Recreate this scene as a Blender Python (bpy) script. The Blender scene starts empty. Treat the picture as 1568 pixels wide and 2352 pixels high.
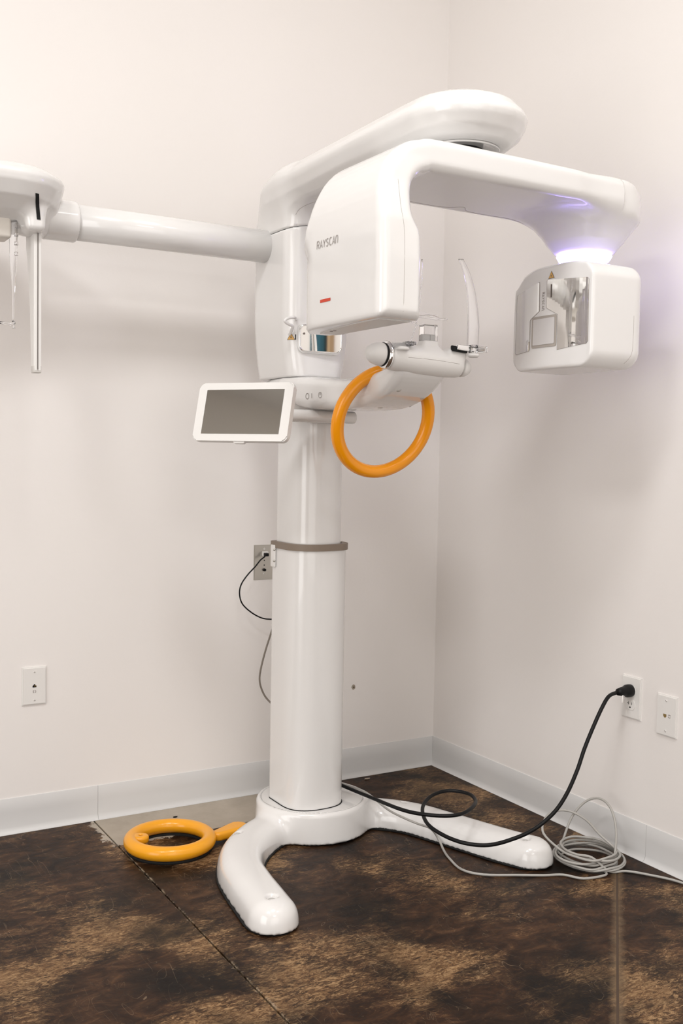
import bpy, bmesh, math, random
import numpy as np
from math import pi, sin, cos, radians
from mathutils import Vector, Matrix

C = bpy.context.scene.collection
S = bpy.context.scene

# ------------------------------------------------------------ camera
FPX, YAW, PITCH, ROLL = 2396.88, .5301, .0557, .0176
CAM = Vector((-2.1411, -2.9836, 1.095))
fw = Vector((sin(YAW)*cos(PITCH), cos(YAW)*cos(PITCH), -sin(PITCH)))
rt = Vector((cos(YAW), -sin(YAW), 0)); up = rt.cross(fw)
r2 = rt*cos(ROLL) + up*sin(ROLL); u2 = -rt*sin(ROLL) + up*cos(ROLL)
cd = bpy.data.cameras.new('camera'); cam = bpy.data.objects.new('camera', cd); C.objects.link(cam)
M = Matrix(((r2.x, u2.x, -fw.x, CAM.x), (r2.y, u2.y, -fw.y, CAM.y), (r2.z, u2.z, -fw.z, CAM.z), (0, 0, 0, 1)))
cam.matrix_world = M
cd.sensor_fit = 'VERTICAL'; cd.sensor_height = 36; cd.lens = FPX/2352*36; cd.clip_start = .05
S.camera = cam

# ------------------------------------------------------------ world, lights, exposure
w = bpy.data.worlds.new('world'); S.world = w; w.use_nodes = True
w.node_tree.nodes['Background'].inputs[0].default_value = (1, .97, .93, 1)
w.node_tree.nodes['Background'].inputs[1].default_value = .3
CEIL = 3.5
def area(name, loc, sx, sy, power, col, rot=(0, 0, 0)):
    l = bpy.data.lights.new(name, 'AREA'); l.shape = 'RECTANGLE'; l.size = sx; l.size_y = sy
    l.energy = power; l.color = col
    o = bpy.data.objects.new(name, l); o.location = loc; o.rotation_euler = rot; C.objects.link(o)
    return o
LC = (1.0, .995, .99)
area('ceiling_light', (-.55, -3.0, CEIL-.04), .6, .6, 6, LC)
area('ceiling_light', (-3.0, -2.2, CEIL-.04), .6, .6, 25, LC)
area('ceiling_light', (-1.5, -2.1, CEIL-.04), .6, .6, 21, LC)
area('ceiling_light', (-2.2, -5.2, CEIL-.04), 1.2, .6, 24, LC)
area('fill_light', (-5.1, -2.8, 1.25), 2.8, 2.3, 46, (1, 1, 1), (0, radians(-90), 0))  # added broad fill from the left side; no window is known there
area('fill_light', (-2.6, -5.85, 1.25), 3.6, 2.3, 26, (1, 1, 1), (radians(90), 0, 0))  # second added fill panel behind the camera, not an actual window
S.view_settings.view_transform = 'Standard'; S.view_settings.look = 'None'
S.view_settings.gamma = 1; S.view_settings.use_curve_mapping = False
S.view_settings.exposure = 0.49

# ------------------------------------------------------------ materials
def mat(name, col, rough=.5, metal=0, coat=0, spec=.5, ior=1.45, trans=0, emis=None, es=0):
    m = bpy.data.materials.new(name); m.use_nodes = True
    b = m.node_tree.nodes['Principled BSDF']
    b.inputs['Base Color'].default_value = (*col, 1)
    b.inputs['Roughness'].default_value = rough; b.inputs['Metallic'].default_value = metal
    b.inputs['Coat Weight'].default_value = coat; b.inputs['Coat Roughness'].default_value = .05
    b.inputs['IOR'].default_value = ior; b.inputs['Transmission Weight'].default_value = trans
    b.inputs['Specular IOR Level'].default_value = spec
    if emis: b.inputs['Emission Color'].default_value = (*emis, 1); b.inputs['Emission Strength'].default_value = es
    return m
def bump(m, scale, strength, dist=.002, detail=3):
    nt = m.node_tree; b = nt.nodes['Principled BSDF']
    tc = nt.nodes.new('ShaderNodeTexCoord'); n = nt.nodes.new('ShaderNodeTexNoise')
    n.inputs['Scale'].default_value = scale; n.inputs['Detail'].default_value = detail
    bp = nt.nodes.new('ShaderNodeBump'); bp.inputs['Strength'].default_value = strength; bp.inputs['Distance'].default_value = dist
    nt.links.new(tc.outputs['Object'], n.inputs['Vector']); nt.links.new(n.outputs['Fac'], bp.inputs['Height'])
    nt.links.new(bp.outputs['Normal'], b.inputs['Normal'])
    return m
WHITE = mat('white_gloss_plastic', (.79, .778, .765), .22, coat=.6)
WHITE2 = mat('white_satin_plastic', (.80, .785, .765), .38)
GREYW = mat('pale_grey_plastic', (.62, .60, .57), .35)
COLLAR = mat('taupe_rubber', (.23, .18, .14), .5)
ORANGE = mat('orange_gloss_plastic', (.93, .335, .003), .26, coat=.15)
YELLOW = mat('amber_gloss_plastic', (.86, .37, .012), .28, coat=.15)
BLACK = mat('black_rubber', (.0035, .0035, .004), .45, spec=.3)
BLACKM = mat('black_matte', (.005, .005, .005), .8)
GREYC = mat('grey_cable_jacket', (.40, .385, .36), .42)
CHROME = mat('chrome', (.80, .80, .80), .06, metal=1)
MIRROR = mat('mirror_film', (.78, .77, .75), .03, metal=1)
STEEL = bump(mat('brushed_steel', (.52, .50, .46), .35, metal=1), 90, .1)
SCREEN = mat('dark_glossy_screen', (.60, .62, .63), .06, metal=1)
CLEAR = mat('clear_acrylic', (.97, .97, .98), .03, ior=1.46, trans=1)
RED = mat('red_paint', (.62, .055, .02), .4)
INK = mat('grey_ink', (.20, .165, .145), .5)
INK2 = mat('light_grey_ink', (.36, .33, .31), .5)
SIGNY = mat('amber_label', (.72, .42, .12), .5)
LEDM = mat('led_ring', (.9, .9, 1), .3, emis=(.36, .27, 1.0), es=10)
PLATE = mat('white_wall_plate', (.79, .77, .745), .35)
BASEB = bump(mat('vinyl_cove_base', (.66, .655, .65), .38), 14, .12, .003)
GOLD = mat('brass_contact', (.35, .25, .10), .4, metal=.6)

def wall_mat():
    m = mat('white_wall_paint', (.80, .775, .745), .6); nt = m.node_tree; L = nt.links.new; N = nt.nodes.new
    b = nt.nodes['Principled BSDF']
    tc = N('ShaderNodeTexCoord')
    a = N('ShaderNodeTexNoise'); a.inputs['Scale'].default_value = 2.2; a.inputs['Detail'].default_value = 4
    c = N('ShaderNodeTexNoise'); c.inputs['Scale'].default_value = 60; c.inputs['Detail'].default_value = 5
    L(tc.outputs['Object'], a.inputs['Vector']); L(tc.outputs['Object'], c.inputs['Vector'])
    ad = N('ShaderNodeMath'); ad.operation = 'MULTIPLY_ADD'; ad.inputs[1].default_value = .18
    L(c.outputs['Fac'], ad.inputs[0]); L(a.outputs['Fac'], ad.inputs[2])
    bp = N('ShaderNodeBump'); bp.inputs['Strength'].default_value = .18; bp.inputs['Distance'].default_value = .01
    L(ad.outputs[0], bp.inputs['Height']); L(bp.outputs['Normal'], b.inputs['Normal'])
    mx = N('ShaderNodeMix'); mx.data_type = 'RGBA'
    mx.inputs['A'].default_value = (.85, .815, .79, 1); mx.inputs['B'].default_value = (.83, .795, .77, 1)
    L(a.outputs['Fac'], mx.inputs['Factor']); L(mx.outputs['Result'], b.inputs['Base Color'])
    return m
WALL = wall_mat()
WALLB = mat('off_white_paint', (.74, .68, .61), .7)

def floor_mat():
    m = mat('stained_concrete', (.05, .03, .02), .35, spec=.2); nt = m.node_tree; L = nt.links.new; N = nt.nodes.new
    b = nt.nodes['Principled BSDF']; tc = N('ShaderNodeTexCoord')
    def noise(sc, det, rough=.6, dist=0, off=(0, 0, 0), scl=(1, 1, 1), rot=0):
        mp = N('ShaderNodeMapping'); mp.inputs['Location'].default_value = off; mp.inputs['Scale'].default_value = scl
        mp.inputs['Rotation'].default_value = (0, 0, rot)
        n = N('ShaderNodeTexNoise'); n.inputs['Scale'].default_value = sc; n.inputs['Detail'].default_value = det
        n.inputs['Roughness'].default_value = rough; n.inputs['Distortion'].default_value = dist
        L(tc.outputs['Object'], mp.inputs['Vector']); L(mp.outputs['Vector'], n.inputs['Vector']); return n.outputs['Fac']
    def ramp(v, pts):
        r = N('ShaderNodeValToRGB'); el = r.color_ramp.elements
        el[0].position = pts[0][0]; el[0].color = (*pts[0][1], 1); el[1].position = pts[-1][0]; el[1].color = (*pts[-1][1], 1)
        for p, c in pts[1:-1]:
            e = el.new(p); e.color = (*c, 1)
        L(v, r.inputs['Fac']); return r.outputs['Color']
    def math_(op, a, b_=None, c_=None):
        n = N('ShaderNodeMath'); n.operation = op
        for i, x in enumerate((a, b_, c_)):
            if x is None: continue
            if isinstance(x, (int, float)): n.inputs[i].default_value = x
            else: L(x, n.inputs[i])
        return n.outputs[0]
    def mix(f, a, c, mode='MIX'):
        n = N('ShaderNodeMix'); n.data_type = 'RGBA'; n.blend_type = mode
        for k, x in (('Factor', f), ('A', a), ('B', c)):
            if isinstance(x, (int, float)): n.inputs[k].default_value = x
            elif isinstance(x, tuple): n.inputs[k].default_value = (*x, 1)
            else: L(x, n.inputs[k])
        return n.outputs['Result']
    g = lambda v: (v, v, v)
    big = noise(3.1, 2, .5, .3, off=(.6, 1.3, 0))
    mid = noise(12, 9, .74, .9, off=(3, 1, 0), scl=(1, 1.9, 1), rot=.5)
    fine = noise(40, 10, .82, 1.6, scl=(1, 2.6, 1), rot=.35)
    base = ramp(math_('ADD', math_('MULTIPLY', mid, .65), math_('MULTIPLY', fine, .35)),
                [(.36, (.0070, .0031, .0015)), (.46, (.021, .0088, .0038)), (.55, (.054, .024, .0105)), (.66, (.13, .064, .028))])
    # tan worn clouds
    t = math_('ADD', math_('MULTIPLY', big, 1.0), math_('MULTIPLY', math_('ADD', math_('MULTIPLY', mid, .5), math_('MULTIPLY', fine, .75)), .62))
    tf = ramp(t, [(.885, g(0)), (.965, g(.40)), (1.07, g(1))])
    tan = ramp(fine, [(.39, (.036, .016, .0065)), (.49, (.17, .088, .037)), (.61, (.46, .30, .155))])
    col = mix(math_('MULTIPLY', tf, .85), base, tan)
    # dark pools
    dk = noise(4.3, 3, .6, .4, off=(7, 2, 0)); dkf = ramp(dk, [(.34, g(.16)), (.53, g(1))])
    col = mix(1.0, col, dkf, 'MULTIPLY')
    # hair-thin scratches: two crossing sets of warped wave ridges
    for sc, rot, off, amt in ((16, .4, 1, .5), (24, 2.1, 4, .45), (9, 1.2, 9, .35)):
        nz = noise(sc, 2, .5, 1.2, off=(off, off, 0), rot=rot, scl=(1, .35, 1))
        rdg = math_('ABSOLUTE', math_('SUBTRACT', nz, .5))
        line = ramp(rdg, [(0, g(1)), (.0026, g(0))])
        gate = ramp(noise(6, 4, .7, off=(off*2, 0, 0)), [(.5, g(0)), (.62, g(1))])
        col = mix(math_('MULTIPLY', math_('MULTIPLY', line, gate), amt), col, (.34, .24, .15))
    # specks
    vz = N('ShaderNodeTexVoronoi'); vz.inputs['Scale'].default_value = 55; L(tc.outputs['Object'], vz.inputs['Vector'])
    sp = ramp(vz.outputs['Distance'], [(.02, g(1)), (.045, g(0))])
    spg = ramp(noise(12, 3, .6, off=(2, 5, 1)), [(.52, g(0)), (.6, g(1))])
    col = mix(math_('MULTIPLY', math_('MULTIPLY', sp, spg), .7), col, (.55, .46, .36))
    # bare, unstained strip of concrete along the left wall and beside the joints
    sx = N('ShaderNodeSeparateXYZ'); L(tc.outputs['Object'], sx.inputs[0]); X, Y = sx.outputs[0], sx.outputs[1]
    nj = noise(22, 6, .75, .5); nj = math_('MULTIPLY', math_('SUBTRACT', nj, .5), .11)
    def box(x0, x1, y0, y1, soft=.004):
        r = None
        for v, e, sgn in ((X, x0, 1), (X, x1, -1), (Y, y0, 1), (Y, y1, -1)):
            d = math_('ADD', math_('MULTIPLY', math_('SUBTRACT', v, e), float(sgn)), nj)
            s = math_('MULTIPLY', d, 1/soft); k = N('ShaderNodeClamp'); L(s, k.inputs[0])
            r = k.outputs[0] if r is None else math_('MULTIPLY', r, k.outputs[0])
        return r
    patch = box(-1.245, -.62, -.235, .3)
    bare = ramp(noise(8, 5, .6, off=(1, 0, 0)), [(.3, (.36, .31, .25)), (.7, (.47, .41, .34))])
    col = mix(patch, col, bare)
    # wear beside the two saw cuts
    def near(d, wdt, n2):
        a = math_('ABSOLUTE', d); a = math_('DIVIDE', math_('ADD', a, n2), wdt); a = math_('SUBTRACT', 1.0, a)
        k = N('ShaderNodeClamp'); L(a, k.inputs[0]); return k.outputs[0]
    n3 = math_('MULTIPLY', math_('SUBTRACT', noise(30, 6, .8, off=(5, 5, 0)), .42), .05)
    d1 = math_('ADD', X, 1.2275)
    col = mix(math_('MULTIPLY', near(d1, .007, n3), .8), col, (.42, .33, .23))
    d2 = math_('MULTIPLY', math_('ADD', math_('SUBTRACT', X, Y), -.897), .7071)
    onlyx = ramp(X, [(0, g(1)), (1, g(1))])
    n4 = math_('MULTIPLY', n3, .9)
    col = mix(math_('MULTIPLY', near(d2, .022, n4), .8), col, (.20, .135, .078))
    L(col, b.inputs['Base Color'])
    rr = ramp(fine, [(.3, g(.36)), (.7, g(.58))]); L(rr, b.inputs['Roughness'])
    bp = N('ShaderNodeBump'); bp.inputs['Strength'].default_value = .12; bp.inputs['Distance'].default_value = .002
    L(fine, bp.inputs['Height']); L(bp.outputs['Normal'], b.inputs['Normal'])
    return m
FLOOR = floor_mat()

# ------------------------------------------------------------ object helpers
def link(name, me, m, parent=None, smooth=False, **kw):
    o = bpy.data.objects.new(name, me); C.objects.link(o)
    if m is not None:
        me.materials.clear(); me.materials.append(m)
    if smooth: me.shade_smooth()
    if parent is not None: o.parent = parent
    for k, v in kw.items(): o[k] = v
    return o
def pyd(name, v, f, m, parent=None, smooth=False, **kw):
    me = bpy.data.meshes.new(name); me.from_pydata([tuple(map(float, p)) for p in v], [], [tuple(map(int, q)) for q in f])
    me.update(); return link(name, me, m, parent, smooth, **kw)
def bmo(name, bm, m, parent=None, smooth=False, **kw):
    bmesh.ops.recalc_face_normals(bm, faces=bm.faces[:])
    me = bpy.data.meshes.new(name); bm.to_mesh(me); bm.free(); return link(name, me, m, parent, smooth, **kw)
def root(name, loc, label, cat, **kw):
    o = bpy.data.objects.new(name, None); o.empty_display_size = .05; C.objects.link(o); o.location = loc
    o['label'] = label; o['category'] = cat
    for k, v in kw.items(): o[k] = v
    bpy.context.view_layer.update()
    return o
def fix_parents():
    """meshes are written in world coordinates: undo each parent's own placement"""
    bpy.context.view_layer.update()
    for o in C.objects:
        if o.parent is not None and o.parent.type == 'EMPTY': o.matrix_parent_inverse = Matrix.Translation(-o.parent.location)
def boxm(bm, c, h, rot=None):
    r = bmesh.ops.create_cube(bm, size=1)
    Mx = Matrix.Translation(c) @ (rot or Matrix()) @ Matrix.Diagonal((h[0]*2, h[1]*2, h[2]*2, 1))
    bmesh.ops.transform(bm, matrix=Mx, verts=r['verts']); return r['verts']
def rbox(name, c, h, r, m, parent=None, rot=None, seg=3, **kw):
    bm = bmesh.new(); boxm(bm, (0, 0, 0), h)
    bmesh.ops.bevel(bm, geom=bm.edges[:], offset=r, segments=seg, affect='EDGES', profile=.5)
    bmesh.ops.transform(bm, matrix=Matrix.Translation(c) @ (rot or Matrix()), verts=bm.verts[:])
    return bmo(name, bm, m, parent, True, **kw)
def catmull(pts, n=8, closed=False):
    P = [Vector(p) for p in pts]; out = []; N = len(P)
    R_ = range(N if closed else N-1)
    for i in R_:
        if closed: a, b, c, d = P[(i-1) % N], P[i], P[(i+1) % N], P[(i+2) % N]
        else: a, b, c, d = P[max(i-1, 0)], P[i], P[i+1], P[min(i+2, N-1)]
        for k in range(n):
            t = k/n
            out.append(.5*((2*b) + (c-a)*t + (2*a-5*b+4*c-d)*t*t + (3*b-a-3*c+d)*t**3))
    if not closed: out.append(P[-1])
    return out
def tube_bm(bm, pts, r, seg=12, closed=False, caps=True, flat=1.0):
    """sweep a circle (radius r or list) with parallel transport"""
    N = len(pts); pts = [Vector(p) for p in pts]
    T = []
    for i in range(N):
        a = pts[(i-1) % N] if (closed or i > 0) else pts[i]; b = pts[(i+1) % N] if (closed or i < N-1) else pts[i]
        T.append((b-a).normalized())
    n = T[0].orthogonal().normalized(); rings = []; n0 = n
    for i in range(N):
        if i: n = (n - T[i]*n.dot(T[i])).normalized()
        bn = T[i].cross(n); rr = r[i] if isinstance(r, (list, tuple)) else r
        rings.append([bm.verts.new(pts[i] + n*rr*cos(2*pi*k/seg) + bn*rr*flat*sin(2*pi*k/seg)) for k in range(seg)])
    off = 0
    if closed:
        d = [(rings[0][k].co-rings[-1][0].co).length for k in range(seg)]; off = d.index(min(d))
    for i in range(N if closed else N-1):
        A, B = rings[i], rings[(i+1) % N]; o = off if (closed and i == N-1) else 0
        for k in range(seg): bm.faces.new((A[k], A[(k+1) % seg], B[(k+1+o) % seg], B[(k+o) % seg]))
    if not closed and caps:
        bm.faces.new(rings[0][::-1]); bm.faces.new(rings[-1])
def tube(name, pts, r, m, parent=None, seg=12, closed=False, **kw):
    bm = bmesh.new(); tube_bm(bm, pts, r, seg, closed); return bmo(name, bm, m, parent, True, **kw)
def lathe_bm(bm, prof, seg=48, Mx=None):
    """prof: (radius, z) list, revolved about z; ends with r=0 become poles"""
    rings = []
    for r, z in prof:
        if r < 1e-6: rings.append([bm.verts.new((0, 0, z))])
        else: rings.append([bm.verts.new((r*cos(2*pi*k/seg), r*sin(2*pi*k/seg), z)) for k in range(seg)])
    for A, B in zip(rings, rings[1:]):
        for k in range(seg):
            a, b = A[k % len(A)], A[(k+1) % len(A)]; c, d = B[(k+1) % len(B)], B[k % len(B)]
            vs = []
            for x in (a, b, c, d):
                if x not in vs: vs.append(x)
            if len(vs) > 2: bm.faces.new(vs)
    if Mx is not None: bmesh.ops.transform(bm, matrix=Mx, verts=[v for R_ in rings for v in R_])
def lathe(name, prof, m, parent=None, Mx=None, seg=48, smooth=True, **kw):
    bm = bmesh.new(); lathe_bm(bm, prof, seg, Mx); return bmo(name, bm, m, parent, smooth, **kw)
def axis_to(direction, loc):
    return Matrix.Translation(loc) @ Vector(direction).to_track_quat('Z', 'Y').to_matrix().to_4x4()
def prism_bm(bm, outline, z0, z1, bev=0):
    vs = [bm.verts.new((x, y, z0)) for x, y in outline]; wv = [bm.verts.new((x, y, z1)) for x, y in outline]
    n = len(vs)
    for i in range(n): bm.faces.new((vs[i], vs[(i+1) % n], wv[(i+1) % n], wv[i]))
    bm.faces.new(vs[::-1]); bm.faces.new(wv)
def sharp(o, ang=35):
    for p in o.data.polygons: p.use_smooth = True
    o.data.set_sharp_from_angle(angle=radians(ang))

# ------------------------------------------------------------ signed-distance modelling
def smin(a, b, k):
    h = np.clip(.5+.5*(b-a)/k, 0, 1); return b*(1-h)+a*h-k*h*(1-h)
def smax(a, b, k): return -smin(-a, -b, k)
def s_box(p, c, h, r):
    q = np.abs(p-np.array(c))-(np.array(h)-r)
    return np.linalg.norm(np.maximum(q, 0), axis=1)+np.minimum(q.max(axis=1), 0)-r
def s_poly(x, y, V):
    V = np.asarray(V, float); d = np.full(x.shape, 1e9); s = np.ones(x.shape)
    for i in range(len(V)):
        a = V[i]; b = V[i-1]; ex, ey = b-a; wx, wy = x-a[0], y-a[1]
        t = np.clip((wx*ex+wy*ey)/(ex*ex+ey*ey), 0, 1)
        d = np.minimum(d, (wx-ex*t)**2+(wy-ey*t)**2)
        c1 = y >= a[1]; c2 = y < b[1]; c3 = ex*wy > ey*wx
        s = np.where((c1 & c2 & c3) | (~c1 & ~c2 & ~c3), -s, s)
    return s*np.sqrt(d)
def s_ext(d2, dz, r):
    """extrusion of a 2D distance with rounded rims; dz = |z|-halfheight"""
    a = d2+r; b = dz+r
    return np.minimum(np.maximum(a, b), 0)+np.sqrt(np.maximum(a, 0)**2+np.maximum(b, 0)**2)-r
def seg2(px, py, A, B):
    A = np.array(A); B = np.array(B); e = B-A; t = np.clip(((px-A[0])*e[0]+(py-A[1])*e[1])/(e@e), 0, 1)
    return np.hypot(px-A[0]-e[0]*t, py-A[1]-e[1]*t), t
def sdf_mesh(f, lo, hi, h):
    lo = np.array(lo, float); hi = np.array(hi, float); n = np.ceil((hi-lo)/h).astype(int)+1
    ax = [lo[i]+h*np.arange(n[i]) for i in range(3)]
    G = np.stack(np.meshgrid(*ax, indexing='ij'), -1)
    V = f(G.reshape(-1, 3)).reshape(n)
    ins = V < 0
    c = np.zeros(n-1, int)
    for dx in (0, 1):
        for dy in (0, 1):
            for dz in (0, 1): c += ins[dx:n[0]-1+dx, dy:n[1]-1+dy, dz:n[2]-1+dz]
    act = (c > 0) & (c < 8); idx = -np.ones(act.shape, int); cells = np.argwhere(act); idx[act] = np.arange(len(cells))
    acc = np.zeros((len(cells), 3)); cnt = np.zeros(len(cells))
    corners = [(x, y, z) for x in (0, 1) for y in (0, 1) for z in (0, 1)]
    for a in corners:
        for ax_ in range(3):
            if a[ax_]: continue
            b = list(a); b[ax_] = 1
            ia = cells+np.array(a); ib = cells+np.array(b)
            va = V[tuple(ia.T)]; vb = V[tuple(ib.T)]; m = (va < 0) != (vb < 0)
            t = np.where(m, va/np.where(m, va-vb, 1), 0)
            pos = ia+(ib-ia)*t[:, None]; acc += pos*m[:, None]; cnt += m
    P = lo+h*acc/cnt[:, None]
    faces = []
    for ax_ in range(3):
        o1, o2 = [(1, 2), (2, 0), (0, 1)][ax_]
        sl0 = [slice(None)]*3; sl1 = [slice(None)]*3
        sl0[ax_] = slice(0, -1); sl1[ax_] = slice(1, None)
        chg = ins[tuple(sl0)] != ins[tuple(sl1)]
        e = np.argwhere(chg)
        e = e[(e[:, o1] > 0) & (e[:, o2] > 0) & (e[:, o1] < n[o1]-1) & (e[:, o2] < n[o2]-1)]
        d1 = np.zeros(3, int); d1[o1] = 1; d2 = np.zeros(3, int); d2[o2] = 1
        q = np.stack([idx[tuple((e-d1-d2).T)], idx[tuple((e-d2).T)], idx[tuple(e.T)], idx[tuple((e-d1).T)]], 1)
        s = ins[tuple(e.T)]
        q[~s] = q[~s][:, ::-1]; faces.append(q)
    F = np.concatenate(faces); F = F[(F >= 0).all(1)]
    for _ in range(3):           # settle the vertices on the true surface
        v = f(P); g = grad(f, P, h*.15); gl = (g**2).sum(1)+1e-9
        step = (v/gl)[:, None]*g; L_ = np.linalg.norm(step, axis=1, keepdims=True)
        P = P-step*np.minimum(1, h*.5/np.maximum(L_, 1e-12))
    return P, F
def grad(f, P, e):
    g = np.empty_like(P)
    for i in range(3):
        d = np.zeros(3); d[i] = e; g[:, i] = (f(P+d)-f(P-d))/(2*e)
    return g
def sdf(name, f, lo, hi, h, m, parent=None, **kw):
    P, F = sdf_mesh(f, lo, hi, h)
    me = bpy.data.meshes.new(name); me.vertices.add(len(P)); me.vertices.foreach_set('co', P.ravel())
    me.loops.add(F.size); me.loops.foreach_set('vertex_index', F.ravel().astype(np.int32))
    me.polygons.add(len(F)); me.polygons.foreach_set('loop_start', np.arange(0, F.size, 4, dtype=np.int32))
    me.polygons.foreach_set('loop_total', np.full(len(F), 4, np.int32))
    me.update(calc_edges=True); me.validate()
    return link(name, me, m, parent, True, **kw)
def drop(f, P, d, far=.2, off=.0004):
    """move points along direction d until they meet the surface f, then lift them a hair"""
    P = np.array(P, float); d = np.array(d, float); d /= np.linalg.norm(d)
    P = P-d*far; t = np.zeros(len(P))
    for _ in range(120):
        v = f(P); P = P+d*np.clip(v, -.004, .02)[:, None]*.8
    return P-d*off
def subtri(pl, n=5):
    a, b, c = [np.array(q, float) for q in pl]; g = lambda i, j: a+(b-a)*i/n+(c-a)*j/n; out = []
    for i in range(n):
        for j in range(n-i):
            out.append([g(i, j), g(i+1, j), g(i, j+1)])
            if i+j < n-1: out.append([g(i+1, j), g(i+1, j+1), g(i, j+1)])
    return out
def decal(name, f, d, polys, m, parent, off=.0006, thick=.0004, far=.12, **kw):
    """flat print: polygons (lists of world points) draped on surface f along d"""
    V = []; F = []
    dn = np.array(d, float)/np.linalg.norm(d)
    for pl in polys:
        Q = drop(f, pl, d, far, off); b = len(V); n = len(Q)
        V += list(Q); F.append(tuple(range(b, b+n)))
    return pyd(name, V, F, m, parent, **kw)
def ribbon(strokes, wd):
    """strokes (2D polylines) to quads with mitred joints -> list of quads in 2D"""
    out = []
    for s in strokes:
        s = [Vector(p) for p in s]
        L_, R_ = [], []
        for i in range(len(s)):
            a = s[max(i-1, 0)]; b = s[min(i+1, len(s)-1)]
            if 0 < i < len(s)-1:
                d1 = (s[i]-a).normalized(); d2 = (b-s[i]).normalized(); t = (d1+d2)
                t = t.normalized() if t.length > .2 else d1
                nn = Vector((-t.y, t.x)); k = 1/max(.55, nn.dot(Vector((-d1.y, d1.x))))
            else:
                t = (b-a).normalized(); nn = Vector((-t.y, t.x)); k = 1
            L_.append(s[i]+nn*wd/2*k); R_.append(s[i]-nn*wd/2*k)
        for i in range(len(s)-1): out.append([L_[i], R_[i], R_[i+1], L_[i+1]])
    return out
def arc(cx, cy, rx, ry, a0, a1, n=8): return [(cx+rx*cos(radians(a0+(a1-a0)*i/n)), cy+ry*sin(radians(a0+(a1-a0)*i/n))) for i in range(n+1)]
GLY = {
 'R': [[(0, 0), (0, 1), (.3, 1)]+arc(.3, .76, .24, .24, 90, -90)+[(0.02, .52)], [(.26, .52), (.55, 0)]],
 'A': [[(0, 0), (.3, 1), (.6, 0)], [(.11, .3), (.49, .3)]],
 'Y': [[(0, 1), (.28, .48), (.56, 1)], [(.28, .5), (.28, 0)]],
 'S': [[(.5, .9)]+arc(.27, .76, .23, .24, 60, 250)+arc(.25, .26, .25, .26, 70, -140)],
 'C': [[(.52, .88)]+arc(.32, .5, .32, .5, 60, 300, 14)+[(.52, .12)]],
 'N': [[(0, 0), (0, .6)]+arc(.26, .66, .26, .34, 180, 0)+[(.52, 0)]],
 'E': [[(.5, 1), (0, 1), (0, 0), (.5, 0)], [(0, .52), (.42, .52)]],
 '3': [arc(.24, .75, .24, .25, 140, -80)+arc(.24, .26, .27, .26, 80, -140)],
 '2': [arc(.26, .74, .25, .26, 160, -30)+[(0, 0), (.54, 0)]],
}
def word(txt, adv=.76):
    st = []; x = 0
    for ch in txt:
        for s in GLY[ch]: st.append([(a+x, b) for a, b in s])
        x += adv
    return st
def word_polys(txt, org, ux, uy, hgt, wd, adv=.76, sx=1.0):
    q = ribbon(word(txt, adv), wd); org = np.array(org); ux = np.array(ux); uy = np.array(uy)
    return [[org+ux*(p[0]*hgt*sx)+uy*(p[1]*hgt) for p in pl] for pl in q]

# ------------------------------------------------------------ room shell
RX0, RY0 = -5.2, -6.0
def struct(name, bm, m, **kw): return bmo(name, bm, m, None, False, kind='structure', **kw)
bm = bmesh.new(); boxm(bm, ((RX0)/2, .05, CEIL/2-.05), (-RX0/2+.1, .05, CEIL/2+.05)); struct('wall_left', bm, WALL)
bm = bmesh.new(); boxm(bm, (.05, RY0/2, CEIL/2-.05), (.05, -RY0/2, CEIL/2+.05)); struct('wall_right', bm, WALL)
bm = bmesh.new(); boxm(bm, (RX0-.05, RY0/2, CEIL/2-.05), (.05, -RY0/2, CEIL/2+.05)); struct('wall_far_side', bm, WALLB)
bm = bmesh.new(); boxm(bm, (RX0/2, RY0-.05, CEIL/2-.05), (-RX0/2+.1, .05, CEIL/2+.05)); struct('wall_behind', bm, WALLB)
bm = bmesh.new(); boxm(bm, (RX0/2, RY0/2, CEIL+.05), (-RX0/2+.1, -RY0/2+.1, .05))
CEILM = mat('white_ceiling', (.80, .77, .73), .8); struct('ceiling', bm, CEILM)
# floor: dark bed under three stained slabs parted by two saw cuts
JOINT = mat('joint_dirt', (.02, .014, .01), .8)
bm = bmesh.new(); boxm(bm, (RX0/2, RY0/2, -.058), (-RX0/2+.1, -RY0/2+.1, .05)); fl = struct('floor', bm, JOINT)
gp = .0022; XJ = -1.2275; K = .897
def slab(out):
    bm = bmesh.new(); prism_bm(bm, out, -.02, 0)
    top = [e for e in bm.edges if all(abs(v.co.z) < 1e-6 for v in e.verts)]
    bmesh.ops.bevel(bm, geom=top, offset=.0012, segments=1, affect='EDGES')
    return bmo('concrete_slab', bm, FLOOR, fl)
q = gp*1.0
slab([(RX0, 0), (RX0, RY0), (XJ-gp, RY0), (XJ-gp, 0)])
slab([(XJ+gp, 0), (XJ+gp, XJ+gp-K+q*1.4), (-0.0, -K+q*1.4), (0, 0)])
slab([(XJ+gp, XJ+gp-K-q*1.4), (XJ+gp, RY0), (0, RY0), (0, -K-q*1.4)])
bm = bmesh.new(); boxm(bm, (0, 0, -.0035), (2.4, .003, .0025), Matrix.Identity(4)); bmesh.ops.rotate(bm, verts=bm.verts[:], matrix=Matrix.Rotation(pi/4, 3, 'Z')); bmesh.ops.translate(bm, verts=bm.verts[:], vec=(-1.70, -1.70-K, 0))
bmo('joint_filler', bm, mat('brown_sealant', (.065, .038, .022), .6), fl)
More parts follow.
